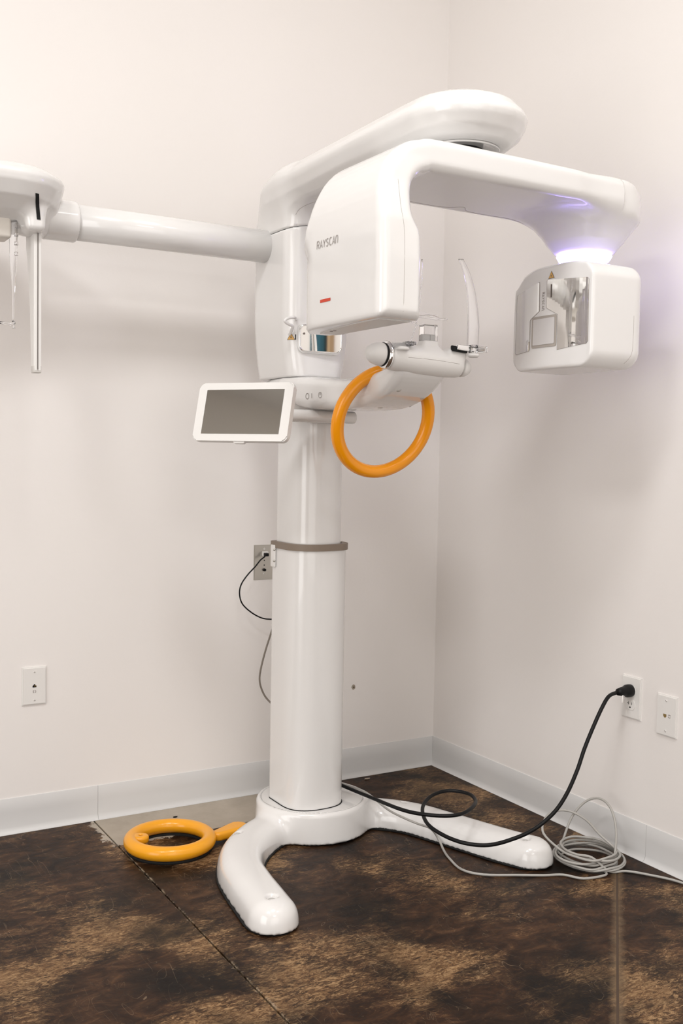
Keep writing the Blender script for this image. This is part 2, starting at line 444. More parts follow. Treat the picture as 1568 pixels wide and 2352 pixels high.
# cove base: profile (distance from wall, height)
PROF = [(0, 0), (.0145, 0), (.0148, .0012), (.0095, .0035), (.0055, .009), (.0035, .018), (.0032, .06), (.003, .1002), (.0022, .1016), (0, .1016)]
def cove(parent, side, a, b):
    V = []; F = []; n = len(PROF)
    for t in (a, b):
        for d, z in PROF: V.append((t, -d, z) if side == 'L' else (-d, t, z))
    for i in range(n): F.append((i, (i+1) % n, n+(i+1) % n, n+i))
    F.append(tuple(range(n))[::-1]); F.append(tuple(range(n, 2*n)))
    o = pyd('cove_segment', V, F, BASEB, parent); 
    bm = bmesh.new(); bm.from_mesh(o.data); bmesh.ops.recalc_face_normals(bm, faces=bm.faces[:]); bm.to_mesh(o.data); bm.free(); sharp(o, 50)
    return o
bl = bpy.data.objects.new('baseboard_left', None); C.objects.link(bl); bl['kind'] = 'structure'
br = bpy.data.objects.new('baseboard_right', None); C.objects.link(br); br['kind'] = 'structure'
for a, b in ((RX0, -1.2137), (-1.2129, -.0036)): cove(bl, 'L', a, b)
for a, b in ((RY0, -1.0055), (-1.0047, -.0036)): cove(br, 'R', a, b)
bm = bmesh.new()   # the base wraps round the corner with a soft radius
o = cove(bl, 'L', -.004, -.0001)

# doorway further along the right wall, seen only in the mirrors: jamb and curtain
bm = bmesh.new(); boxm(bm, (-.012, -2.575, 1.05), (.012, .020, 1.05))
struct('trim_1', bm, mat('pale_oak', (.55, .38, .22), .5))
CURT = mat('teal_fabric', (.02, .10, .14), .8)
V = []; F = []; nC = 30
for k in range(nC+1):
    y = -2.61-.13*k/nC
    for z in (.06, 2.08): V.append((-.045+.022*sin(k*1.15)+.006*sin(k*.4), y, z))
F = [(2*k, 2*k+1, 2*k+3, 2*k+2) for k in range(nC)]
cu = pyd('curtain', V, F, CURT, None, True, label='teal curtain beside the camera, glimpsed in the mirror window of the scanner', category='curtain')
so = cu.modifiers.new('thickness', 'SOLIDIFY'); so.thickness = .003

# ------------------------------------------------------------ the dental scanner
XA = -.707      # symmetry plane of column and arms
scanner = root('dental_scanner', (-.69, -.35, 0), 'tall white dental panoramic x-ray scanner standing on a two-legged base in the corner', 'x-ray scanner')

# base -------------------------------------------------------
BC = (-.678, -.345)
LEGL = [(-.800, -.365), (-.895, -.425), (-.975, -.505), (-1.023, -.60), (-1.045, -.70), (-1.058, -.79), (-1.070, -.872)]
LEGR = [(-.556, -.365), (-.475, -.425), (-.418, -.50), (-.385, -.59), (-.352, -.69), (-.318, -.79), (-.287, -.862)]
def leg_sd(p, pts):
    pts = [np.array(q[:2]) for q in catmull([(a, b, 0) for a, b in pts], 5)]
    d = np.full(len(p), 9.)
    for A, B in zip(pts, pts[1:]): d = np.minimum(d, seg2(p[:, 0], p[:, 1], A, B)[0])
    W, H = .0615, .068
    z = np.maximum(p[:, 2], 0)
    zz = np.where(p[:, 2] < 0, 0, z/H)
    return (((d/W)**2.7+zz**2.7+1e-9)**(1/2.7)-1)*.055
PLUGS = [(-.967, -.452, .070), (-1.070, -.868, .069), (-.300, -.855, .069), (-.425, -.458, .070)]
def base_sd(p):
    r = np.hypot(p[:, 0]-BC[0], p[:, 1]-BC[1])
    R = .168-.06*np.clip(p[:, 2], 0, .1)
    drum = s_ext(r-R, np.abs(p[:, 2]-.02)-.072, .012)
    d = smin(drum, np.minimum(leg_sd(p, LEGL), leg_sd(p, LEGR)), .035)
    d = smax(d, -s_ext(r-.150, np.abs(p[:, 2]-.1)-.014, .001), .002)
    for x, y, z in PLUGS: d = smax(d, -(np.sqrt((p[:, 0]-x)**2+(p[:, 1]-y)**2+((p[:, 2]-z)*.9)**2)-.0135), .002)
    return np.maximum(d, .005-p[:, 2])
sdf('base', base_sd, (-1.15, -.96, -.004), (-.2, -.16, .105), .0055, WHITE, scanner)
base = C.objects['base']
def plate_sd(p):
    r = np.hypot(p[:, 0]-BC[0], p[:, 1]-BC[1]); return s_ext(r-.1485, np.abs(p[:, 2]-.078)-.0135, .002)
lathe('base_top_plate', [(0, .080), (.1485, .080), (.1485, .0895), (.1475, .0908), (0, .0908)], WHITE, scanner, Matrix.Translation((BC[0], BC[1], 0)), 72, smooth=False)
sharp(C.objects['base_top_plate'])
for x, y, z in PLUGS:
    lathe('screw_cover', [(0, 0), (.0095, 0), (.0095, .0008), (0, .001)], GREYW, base, Matrix.Translation((x, y, z-.0100)), 20)
# dark rubber sole under the shell
def sole(p):
    r = np.hypot(p[:, 0]-BC[0], p[:, 1]-BC[1]); d = r-.162
    for pts in (LEGL, LEGR):
        q = [np.array(t[:2]) for t in catmull([(a, b, 0) for a, b in pts], 5)]
        for A, B in zip(q, q[1:]): d = smin(d, seg2(p[:, 0], p[:, 1], A, B)[0]-.0565, .02)
    return np.maximum(d, np.abs(p[:, 2]-.0035)-.0034)
sdf('rubber_sole', sole, (-1.15, -.96, -.006), (-.2, -.16, .012), .005, BLACKM, base)

# column -----------------------------------------------------
def col_outline(hx, yb, yf, r=.02, cx=XA, bulge=.085, n=22):
    o = []
    for k in range(7): a = pi/2+ (pi/2)*k/6; o.append((cx-hx+r+r*cos(a), yb-r+r*sin(a)))
    e = 2.5
    for k in range(n+1):
        a = pi+pi*k/n; ca, sa = cos(a), sin(a)
        o.append((cx+hx*math.copysign(abs(ca)**(2/e), ca), yf+bulge+bulge*math.copysign(abs(sa)**(2/e), sa)))
    for k in range(7): a = (pi/2)*k/6; o.append((cx+hx-r+r*cos(a), yb-r+r*sin(a)))
    return o[::1]
def col(name, hx, yb, yf, z0, z1, m, parent, bev=.002):
    bm = bmesh.new(); prism_bm(bm, col_outline(hx, yb, yf), z0, z1)
    ed = [e for e in bm.edges if all(abs(v.co.z-z1) < 1e-6 for v in e.verts)]
    bmesh.ops.bevel(bm, geom=ed, offset=bev, segments=2, affect='EDGES')
    o = bmo(name, bm, m, parent, True); sharp(o, 30); return o
HX, YB, YF = .0905, -.288, -.463
cl = col('lower_column', HX, YB, YF, .084, .828, WHITE, scanner)
col('upper_column', HX-.0105, YB-.004, YF+.014, .70, 1.24, WHITE, scanner)
col('column_joint', HX+.002, YB+.002, YF-.002, .0905, .0925, BLACKM, cl)
# taupe collar, a band open behind
def band(name, o1, o2, z0, z1, m, parent):
    bm = bmesh.new(); n = len(o1)
    A = [[bm.verts.new((x, y, z)) for x, y in o] for o, z in ((o1, z0), (o1, z1), (o2, z1), (o2, z0))]
    for i in range(n):
        for a in range(4): bm.faces.new((A[a][i], A[a][(i+1) % n], A[(a+1) % 4][(i+1) % n], A[(a+1) % 4][i]))
    o = bmo(name, bm, m, parent, True); sharp(o, 40); return o
band('column_collar', col_outline(HX+.0045, YB+.004, YF-.005), col_outline(HX-.0095, YB-.009, YF+.009), .8235, .8415, COLLAR, scanner)
br_ = rbox('collar_bracket', (XA-HX-.0035, -.315, .800), (.003, .013, .032), .0028, WHITE2, scanner)
for z in (.818, .786): lathe('screw', [(0, 0), (.0035, 0), (.003, .0012), (0, .0016)], STEEL, br_, axis_to((-.5, -.8, 0), (XA-HX-.0062, -.3265, z)), 14)

# column head cowl and overhead arm --------------------------
CX = -.714
YZ = [(-.165, 1.30), (-.165, 1.62), (-.172, 1.68), (-.192, 1.74), (-.228, 1.79), (-.285, 1.832), (-.36, 1.866), (-.46, 1.892), (-.60, 1.912), (-1.30, 1.93),
      (-1.30, 1.20), (-.3, 1.20)]
ARMP = [(0, 1.790), (.092, 1.790), (.108, 1.795), (.130, 1.812), (.143, 1.836), (.146, 1.849), (.141, 1.862), (.120, 1.884), (.085, 1.899), (.045, 1.906), (0, 1.908), (-.2, 1.908), (-.2, 1.79)]
ARME = (-.695, -1.025)
def arm_raw(p):
    d, t = seg2(p[:, 0], p[:, 1], (CX, -.31), ARME)
    # slimmer near the column, full width at the far end
    sc = .86+.16*np.clip((-p[:, 1]-.25)/.7, 0, 1)
    lift = .012*np.clip((-p[:, 1]-.3)/.7, 0, 1)-.012
    arm = s_poly(d/sc, p[:, 2]-lift, ARMP)
    c1 = np.clip((1.50-p[:, 2])/.20, 0, 1)
    hx = .104-.022*c1**2
    q = np.stack([p[:, 0]-CX, p[:, 1]+.298-.004*c1, p[:, 2]-1.54], 1)
    a = np.abs(q)-np.stack([hx-.045, np.full(len(p), .125-.045), np.full(len(p), .34)], 1)
    cowl = np.linalg.norm(np.maximum(a, 0), axis=1)+np.minimum(a.max(1), 0)-.045
    d = smin(arm, cowl, .07)
    return smax(d, s_poly(p[:, 1], p[:, 2], YZ), .02)
SEAM = 1.706
def cowl_seam(p): return SEAM + .016 - 1.2*(p[:, 0]-CX)**2 - .35*np.maximum(0, -.30-p[:, 1])**1 * 0
def cowl_sd(p): return np.maximum(np.maximum(arm_raw(p), p[:, 2]-cowl_seam(p)+.0008), 1.3065-p[:, 2])
def arm_sd(p): return np.maximum(arm_raw(p), cowl_seam(p)+.0008-p[:, 2])
sdf('column_cowl', cowl_sd, (-.85, -.46, 1.295), (-.57, -.14, 1.74), .005, WHITE, scanner)
cowl = C.objects['column_cowl']
sdf('overhead_arm', arm_sd, (-.88, -1.21, 1.66), (-.52, -.14, 1.94), .006, WHITE, scanner)
arm_o = C.objects['overhead_arm']
# shaded joint line inside the cowl seam
GAP = mat('joint_line', (.33, .29, .26), .6)
# pivot under the arm end
PV = (-.695, -1.025)
lathe('pivot_ring', [(0, 1.7895), (.087, 1.7895), (.0885, 1.7875), (.088, 1.785), (.078, 1.787), (.055, 1.789), (0, 1.789)], WHITE, arm_o, Matrix.Translation((PV[0], PV[1], 0)), 64)
lathe('pivot_gap', [(0, 1.7885), (.050, 1.7885), (.046, 1.755), (0, 1.755)], BLACKM, arm_o, Matrix.Translation((PV[0], PV[1], 0)), 48)

# mirror window on the cowl front
def rrect(cx, cz, hx, hz, r, n=6):
    o = []
    for sx, sz, a0 in ((1, 1, 0), (-1, 1, 90), (-1, -1, 180), (1, -1, 270)):
        for k in range(n+1):
            a = radians(a0+90*k/n); o.append((cx+sx*(hx-r)+r*cos(a), cz+sz*(hz-r)+r*sin(a)))
    return o
win = rrect(-.722, 1.412, .062, .036, .016)
YW = -.4245
WT = math.tan(radians(6))
wy = lambda x: YW-.0072-(x+.722)*WT
me_o = pyd('mirror_window', [(x, wy(x), z) for x, z in win], [tuple(range(len(win)))], MIRROR, cowl)
tube('window_rim', [(x, wy(x)-.0005, z) for x, z in win], .0022, CHROME, cowl, 8, True)
bm = bmesh.new(); so_ = rrect(-.722, 1.412, .067, .041, .020); n_ = len(so_)
A_ = [bm.verts.new((x, wy(x)+.0008, z)) for x, z in win]; B_ = [bm.verts.new((x, wy(x)+.0012, z)) for x, z in so_]; D_ = [bm.verts.new((x, YW+.004, z)) for x, z in so_]
for k in range(n_):
    bm.faces.new((A_[k], A_[(k+1) % n_], B_[(k+1) % n_], B_[k])); bm.faces.new((B_[k], B_[(k+1) % n_], D_[(k+1) % n_], D_[k]))
bmo('window_surround', bm, WHITE, cowl); sharp(C.objects['window_surround'], 50)
lathe('sensor_dot', [(0, 0), (.003, 0), (.003, .0012), (0, .0012)], INK, cowl, axis_to((0, -1, 0), (-.772, wy(-.772)-.0002, 1.424)), 14)
# warning triangle + slot on the cowl front-left
def tri_polys(c, ux, uy, s):
    c = np.array(c); ux = np.array(ux, float); uy = np.array(uy, float)
    P = lambda a, b: c+ux*a*s+uy*b*s
    def sub(pa, pb, pc, n=4): return [[pa, pb, pc]]
    out = [P(-.5, -.29), P(.5, -.29), P(0, .58)]
    inn = [P(-.41, -.235), P(.41, -.235), P(0, .475)]
    star = []
    for k in range(8):
        a = k*pi/4; r = .17 if k % 2 else .13
        star.append([P(-.02*sin(a), .02*cos(a)), P(r*cos(a), r*sin(a)), P(.02*sin(a), -.02*cos(a))])
    dot = [P(.075*cos(k*pi/4), .075*sin(k*pi/4)) for k in range(8)]
    return out, inn, star+[dot]
def warn(f, d, c, ux, uy, s, parent):
    o, i, st = tri_polys(c, ux, uy, s)
    a = decal('warning_label', f, d, subtri(o), INK, parent, .0006, label='triangular warning label')
    decal('label_field', f, d, subtri(i), SIGNY, a, .0010); decal('laser_symbol', f, d, st, INK, a, .0014)
warn(cowl_sd, (.6, .8, 0), (-.806, -.412, 1.413), (.8, -.6, 0), (0, 0, 1), .024, cowl)
decal('slot', cowl_sd, (.3, 1, 0), [[(-.7955, -.42, 1.421), (-.7925, -.42, 1.421), (-.7925, -.42, 1.407), (-.7955, -.42, 1.407)]], BLACKM, cowl, .0008)
# ear-shaped white hook at the cowl's left front
tube('temple_hook', catmull([(-.795, -.42, 1.462), (-.815, -.45, 1.462), (-.834, -.452, 1.459), (-.845, -.452, 1.451), (-.836, -.45, 1.444), (-.818, -.445, 1.439), (-.815, -.435, 1.43), (-.808, -.41, 1.42)], 6), .0042, WHITE, cowl, 12)

# rotating arm (C-arm): beam, funnel, neck ------------------
BY = -1.01
LR = (-.290, -1.003)        # axis of the source head
XZ = [(-.996, 1.3755), (-1.001, 1.381), (-1.002, 1.48), (-1.001, 1.58), (-.993, 1.645), (-.970, 1.70), (-.932, 1.738), (-.885, 1.756), (-.80, 1.763), (-.32, 1.757), (-.23, 1.745),
      (-.180, 1.722), (-.180, 1.700), (-.27, 1.692), (-.80, 1.694), (-.865, 1.690), (-.898, 1.676), (-.914, 1.65), (-.918, 1.61), (-.914, 1.585), (-.900, 1.562), (-.892, 1.54), (-.891, 1.48), (-.892, 1.381), (-.897, 1.3755)]
XZs = XZ[:2]+[tuple(q[:2]) for q in catmull([(a, b, 0) for a, b in XZ[1:-1]], 3)][1:-1]+XZ[-2:]
FUN = [(0, 1.735), (.09, 1.733), (.106, 1.722), (.111, 1.705), (.111, 1.690), (.106, 1.660), (.094, 1.630), (.076, 1.606), (.064, 1.600), (0, 1.600), (-.2, 1.600), (-.2, 1.748)]
def carm_raw(p):
    z = p[:, 2]; y = p[:, 1]-BY
    left = np.clip((-.86-p[:, 0])/.05, 0, 1)
    bul = .055*np.clip((y-.115)/.11, 0, 1)**2*left*np.clip((1.60-z)/.06, 0, 1)
    d2 = s_poly(p[:, 0]-bul, z, XZs)
    # half-width in y: the beam, a waist up the neck, wide again at the housing
    f = np.interp(z, [1.50, 1.58, 1.66, 1.72], [.170, .166, .150, .143])*left+.143*(1-left)
    b = np.interp(z, [1.50, 1.525, 1.555, 1.59, 1.63, 1.68, 1.72], [.228, .226, .204, .176, .160, .148, .143])*left+.143*(1-left)
    tap = .02*np.clip((p[:, 0]+.45)/.2, 0, 1)
    dy = np.maximum(y-b, -y-f)+tap
    rr = .020
    beam = s_ext(d2, dy, rr)
    # end rounded in plan
    e = np.hypot(np.maximum(p[:, 0]+.300, 0), p[:, 1]-BY)-.115
    e = np.where(p[:, 0] > -.300, e, -1)
    beam = smax(beam, e, .01)
    r = np.hypot(p[:, 0]-LR[0], (p[:, 1]-LR[1])*1.02)
    fun = s_poly(r, z, FUN)
    return smin(beam, fun, .09)
def carm_sd(p): return np.maximum(carm_raw(p), 1.5605-p[:, 2])
all_left = carm_raw
def carm2_sd(p): return all_left(p)
sdf('rotating_arm', carm2_sd, (-1.03, -1.24, 1.35), (-.10, -.74, 1.80), .0055, WHITE, scanner)
carm = C.objects['rotating_arm']
house = carm
decal('lettering', all_left, (1, 0, 0), word_polys('RAYSCAN', (-1.05, -.9115, 1.5505), (0, -1, 0), (0, 0, 1), .0165, .13, .80, 1.05), INK2, house, .0008)
def quadgrid(o, ux, uy, n, m):
    o = np.array(o, float); ux = np.array(ux, float); uy = np.array(uy, float)
    return [[o+ux*i/n+uy*j/m, o+ux*(i+1)/n+uy*j/m, o+ux*(i+1)/n+uy*(j+1)/m, o+ux*i/n+uy*(j+1)/m] for i in range(n) for j in range(m)]
decal('red_stripe', all_left, (1, 0, 0), quadgrid((-1.05, -.930, 1.4295), (0, -.046, 0), (0, 0, .0068), 8, 1), RED, house, .0008)
# underside: recessed glossy panel and small fixings
bm = bmesh.new()
prism_bm(bm, [(-.985+.035*max(0, t)**2, BY+.012-.15+.31*t) for t in [i/10 for i in range(11)]]+[(-.906, BY+.012+.16), (-.906, BY+.012-.15)], 1.3735, 1.3755)
bmo('bottom_cover', bm, WHITE2, house)
for yy in (-.90, -.915): lathe('bottom_screw', [(0, 0), (.004, 0), (.0035, .001), (0, .0014)], INK2, house, axis_to((0, 0, -1), (-.955, yy, 1.3735)), 12)
# seam lines on front and beam
def line_on(name, f, d, pts, r, parent, m=INK2, n=6):
    P = drop(f, [tuple(q) for q in catmull(pts, n)], d, .1, -.0002); tube(name, [tuple(q) for q in P], r, m, parent, 5)
GAP = mat('joint_line', (.33, .29, .26), .6)
line_on('arch_seam', arm_raw, (0, 1, .6), [(-.800, -.47, 1.715), (-.795, -.47, 1.735), (-.780, -.47, 1.755), (-.755, -.48, 1.768), (-.70, -.49, 1.772)], .0006, arm_o, GAP)
line_on('front_seam', all_left, (0, 1, 0), [(-.945, -1.2, 1.378), (-.945, -1.2, 1.48), (-.945, -1.2, 1.55), (-.951, -1.2, 1.60), (-.952, -1.2, 1.66)], .0005, house, GAP)
line_on('top_seam', all_left, (0, .3, -1), [(-.855, -1.02, 1.8), (-.835, -1.10, 1.8), (-.825, -1.15, 1.78)], .0005, carm, GAP)
line_on('edge_seam', all_left, (0, .75, -.65), [(-.80, -1.17, 1.80), (-.60, -1.17, 1.80), (-.35, -1.165, 1.80), (-.27, -1.155, 1.80)], .0005, carm, GAP)
line_on('underside_seam', all_left, (0, -.3, 1), [(-.84, -.892, 1.66), (-.66, -.885, 1.66), (-.61, -.915, 1.66), (-.57, -.885, 1.66), (-.45, -.885, 1.66), (-.40, -.89, 1.65)], .0006, carm, GAP, 5)

# glowing ring and source head
lathe('light_ring', [(0, 1.602), (.064, 1.602), (.0685, 1.597), (.064, 1.589), (.060, 1.584), (0, 1.584)], LEDM, carm, Matrix.Translation((LR[0], LR[1], 0)), 64, label='glowing violet-white light ring')
HC = (-.306, -.999, 1.439); HH = (.096, .146, .129)
def head_sd(p):
    x, y, z = p.T
    hx = HH[0]; bul = .012*np.clip(np.abs(y-HC[1])/.13, 0, 1)**2
    a = np.stack([x-HC[0], y-HC[1], z-HC[2]], 1)
    # yz face with large corner radii, rounded to the sides
    qy = np.abs(a[:, 1])-(HH[1]-.040); qz = np.abs(a[:, 2])-(HH[2]-.040)
    taper = .0
    d2 = np.minimum(np.maximum(qy, qz), 0)+np.hypot(np.maximum(qy, 0), np.maximum(qz, 0))-.040
    d = s_ext(d2, np.abs(a[:, 0]+.0)-hx+bul*(a[:, 0] < 0), .010)
    # the far side is rounded more strongly
    back = s_box(p, (HC[0]-.06, HC[1], HC[2]), (hx+.06, HH[1]+.0, HH[2]+.0), .045)
    d = smax(d, back, .006)
    crown = s_poly(y, z, [(HC[1]-.16, 1.30), (HC[1]-.15, 1.53), (HC[1]-.125, 1.56), (HC[1]-.06, 1.5775), (HC[1]+.03, 1.573), (HC[1]+.10, 1.553), (HC[1]+.142, 1.52), (HC[1]+.16, 1.30)])
    return smax(d, crown, .01)
sdf('source_head', head_sd, (-.42, -1.16, 1.305), (-.21, -.85, 1.60), .0042, WHITE, scanner)
head = C.objects['source_head']
lathe('head_neck', [(0, 1.56), (.058, 1.56), (.058, 1.586), (0, 1.586)], WHITE, head, Matrix.Translation((LR[0], LR[1], 0)), 40)
D1 = (1, 0, 0)
def face_poly(pts, n=10):
    """fill an outline on the head face with vertical strips so that it follows the curve"""
    xs = [p[0] for p in pts]; y0, y1 = min(xs), max(xs); out = []
    def span(y):
        zz = []
        for (a, b), (c, d) in zip(pts, pts[1:]+pts[:1]):
            if (a-y)*(c-y) <= 0 and a != c: zz.append(b+(d-b)*(y-a)/(c-a))
        return (min(zz), max(zz)) if zz else None
    e = 1e-5; ys = sorted(set([y0+e, y1-e]+[y0+(y1-y0)*k/n for k in range(1, n)]+[p[0]+s*e for p in pts for s in (-1, 1) if y0 < p[0]+s*e < y1]))
    for a, b in zip(ys, ys[1:]):
        sa, sb = span(a), span(b)
        if sa and sb: out.append([(-.5, a, sa[0]), (-.5, b, sb[0]), (-.5, b, sb[1]), (-.5, a, sa[1])])
    return out
# mirror panels (y, z)
leftp = [(-.871, 1.500), (-.874, 1.508), (-.9665, 1.529), (-.9685, 1.5275), (-.970, 1.457), (-.936, 1.440), (-.9335, 1.436), (-.9345, 1.366), (-.931, 1.3615), (-.872, 1.357), (-.8685, 1.362)]
rightp = [(-.9970, 1.528), (-.9990, 1.5305), (-1.125, 1.5215), (-1.1295, 1.517), (-1.1315, 1.372), (-1.127, 1.3665), (-1.038, 1.3575), (-1.0365, 1.443), (-.9985, 1.4615), (-.9970, 1.465)]
decal('mirror_panel', head_sd, D1, face_poly(leftp), MIRROR, head, .0010)
decal('mirror_panel', head_sd, D1, face_poly(rightp, 14), MIRROR, head, .0010)
for pn in (leftp, rightp):
    Q = drop(head_sd, [(-.5, a, b) for a, b in pn], D1, .1, .0008); tube('panel_edge', [tuple(q) for q in Q], .0006, GAP, head, 5, True)
ap_o = [(a, b) for a, b in rrect(-.9885, 1.4055, .0465, .0385, .006)]
ap_i = [(a, b) for a, b in rrect(-.9885, 1.4055, .040, .032, .003)]
apo = decal('aperture_frame', head_sd, D1, face_poly(ap_o, 6), mat('taupe_grey_plastic', (.42, .38, .34), .4), head, .0016)
decal('aperture_window', head_sd, D1, face_poly(ap_i, 6), mat('pale_translucent_plastic', (.66, .64, .63), .3), apo, .0024)
decal('slot', head_sd, D1, [[(-.5, -1.0115, 1.518), (-.5, -1.0145, 1.518), (-.5, -1.0145, 1.486), (-.5, -1.0115, 1.486)]], INK, head, .0022)
decal('lettering', head_sd, D1, word_polys('RAYSCAN', (-.5, -.9795, 1.502), (0, 0, -1), (0, -1, 0), .0085, .16, .84, .92), INK2, head, .0008)
warn(head_sd, D1, (-.5, -1.0115, 1.5385), (0, -1, 0), (0, 0, 1), .022, head)
def hl(name, pts): line_on(name, head_sd, (0, 1, 0), pts, .0005, head, GAP)
hl('side_seam', [(-.255, -1.2, 1.44), (-.255, -1.2, 1.39), (-.258, -1.2, 1.35), (-.272, -1.2, 1.325)])
bm = bmesh.new(); boxm(bm, (-.335, -1.02, 1.3155), (.025, .03, .0012)); bmo('bottom_vent', bm, GREYW, head)
bm = bmesh.new(); boxm(bm, (-.285, -1.03, 1.3150), (.006, .05, .003)); bmo('bottom_catch', bm, WHITE2, head)

# support arm under the cowl, carrying the chin rest ---------
SY = [(-.195, 1.3045), (-.44, 1.3035), (-.55, 1.296), (-.66, 1.288), (-.76, 1.292), (-.83, 1.302), (-.885, 1.318), (-.912, 1.318), (-.918, 1.296), (-.895, 1.270),
      (-.84, 1.238), (-.77, 1.218), (-.69, 1.2105), (-.55, 1.212), (-.47, 1.218), (-.40, 1.232), (-.30, 1.243), (-.20, 1.243)]
SYs = [tuple(q[:2]) for q in catmull([(a, b, 0) for a, b in SY], 3, True)]
def supp_sd(p):
    y = p[:, 1]
    hw = np.interp(-y, [.2, .35, .45, .60, .75, .95], [.083, .105, .102, .088, .082, .074])
    d2 = s_poly(y, p[:, 2], SYs)
    d = s_ext(d2, np.abs(p[:, 0]-XA)-hw, .026)
    # plan rounding at the back
    b = s_box(p, (XA, -.62, 1.28), (.115, .43, .2), .09)
    return smax(d, b, .01)
sdf('support_arm', supp_sd, (-.84, -1.02, 1.19), (-.57, -.16, 1.37), .005, WHITE, scanner)
supp = C.objects['support_arm']
SD = (1, 0, -.15)
def ring_poly(c, r, w_, n=16): 
    return [[(c[0], c[1]+(r-w_)*cos(a), c[2]+(r-w_)*sin(a)), (c[0], c[1]+r*cos(a), c[2]+r*sin(a)), (c[0], c[1]+r*cos(a+2*pi/n), c[2]+r*sin(a+2*pi/n)), (c[0], c[1]+(r-w_)*cos(a+2*pi/n), c[2]+(r-w_)*sin(a+2*pi/n))] for a in [2*pi*k/n for k in range(n)]]
decal('printed_symbol', supp_sd, SD, ring_poly((-.9, -.510, 1.262), .0082, .0014), INK, supp, .0008)
decal('printed_symbol', supp_sd, SD, [[(-.9, -.5305, 1.269), (-.9, -.532, 1.269), (-.9, -.532, 1.256), (-.9, -.5305, 1.256)]], INK, supp, .0008)
decal('printed_symbol', supp_sd, SD, ring_poly((-.9, -.570, 1.264), .0082, .0014)+[[(-.9, -.5675, 1.2695), (-.9, -.569, 1.2695), (-.9, -.569, 1.2635), (-.9, -.5675, 1.2635)], [(-.9, -.5715, 1.2695), (-.9, -.573, 1.2695), (-.9, -.573, 1.2635), (-.9, -.5715, 1.2635)]], INK2, supp, .0008)
for x, y in ((-.715, -.735), (-.655, -.835), (-.745, -.865), (-.64, -.765)):
    P = drop(supp_sd, [(x, y, 1.3)], (0, 0, 1), .2, .0)[0]
    g = grad(supp_sd, np.array([P]), .002)[0]
    lathe('screw_cover', [(0, 0), (.0065, 0), (.006, .0007), (0, .0008)], GREYW, supp, axis_to(tuple(g), tuple(P)), 18)

# orange grab ring
def ring_pts(c, R, tilt, n=96):
    return [(c[0]+R*cos(2*pi*k/n), c[1]-R*sin(2*pi*k/n)*sin(tilt), c[2]+R*sin(2*pi*k/n)*cos(tilt)) for k in range(n)]
tube('grab_ring', ring_pts((-.713, -.75, 1.178), .1335, radians(18)), .0165, ORANGE, scanner, 28, True, label='orange round grab ring')

# chin rest body ---------------------------------------------
CC = Vector((-.700, -.905, 1.322)); 
def chin_sd(p):
    x = p[:, 0]-CC.x
    hw = np.interp(x, [-.12, -.10, -.03, .04, .09, .115], [.030, .0335, .0365, .0355, .031, .026])
    r = np.hypot(p[:, 1]-CC.y, (p[:, 2]-CC.z-.00+.06*x)*np.where(p[:, 2] < CC.z, 1.0, 1.18))
    d = s_ext(r-hw, np.abs(x+.004)-.108, .010)
    neck = s_box(p, (CC.x+.010, CC.y, CC.z+.030), (.022, .015, .018), .006)
    lug1 = s_box(p, (CC.x-.078, CC.y, CC.z+.024), (.020, .018, .011), .009)
    lug2 = s_box(p, (CC.x+.083, CC.y-.008, CC.z+.020), (.026, .020, .013), .010)
    d = smin(smin(smin(d, neck, .022), lug1, .015), lug2, .015)
    return d
sdf('chin_rest', chin_sd, (-.84, -.97, 1.26), (-.56, -.84, 1.41), .0035, WHITE2, scanner)
chin = C.objects['chin_rest']
xl = CC.x-.113
lathe('chrome_ring', [(0, 0), (.027, 0), (.0335, .002), (.0345, .006), (.033, .010), (.027, .013), (0, .013)], CHROME, chin, axis_to((-1, 0, .06), (xl+.008, CC.y, CC.z+.006)), 40)
kb = lathe('adjusting_knob', [(0, 0), (.0265, 0), (.0275, .004), (.0268, .012), (.0235, .025), (.016, .037), (.007, .0425), (0, .0435)], WHITE2, chin, axis_to((-1, 0, .06), (xl-.008, CC.y, CC.z+.007)), 40)
lathe('knob_gap', [(0, 0), (.0282, 0), (.0282, .003), (0, .003)], BLACKM, chin, axis_to((-1, 0, .06), (xl-.0055, CC.y, CC.z+.007)), 32)
lathe('adjusting_knob', [(0, 0), (.022, 0), (.023, .004), (.0215, .012), (.015, .022), (.005, .027), (0, .0275)], WHITE2, chin, axis_to((1, 0, -.1), (CC.x+.108, CC.y, CC.z-.010)), 36)
line_on('body_seam', chin_sd, (.1, 1, -.2), [(CC.x-.075, -1.0, 1.335), (CC.x, -1.0, 1.333), (CC.x+.075, -1.0, 1.329)], .0005, chin, GAP)
# dark slot the right side rail comes out of, and the rail
bm = bmesh.new(); tube_bm(bm, [(-.640, -.935, 1.353), (-.600, -.936, 1.350)], .009, 14, flat=.6); bmo('rail_slot', bm, BLACKM, chin, True)
rbox('side_rail', (-.592, -.942, 1.3535), (.040, .0045, .0065), .002, CHROME, chin, Matrix.Rotation(.06, 4, 'Y'))
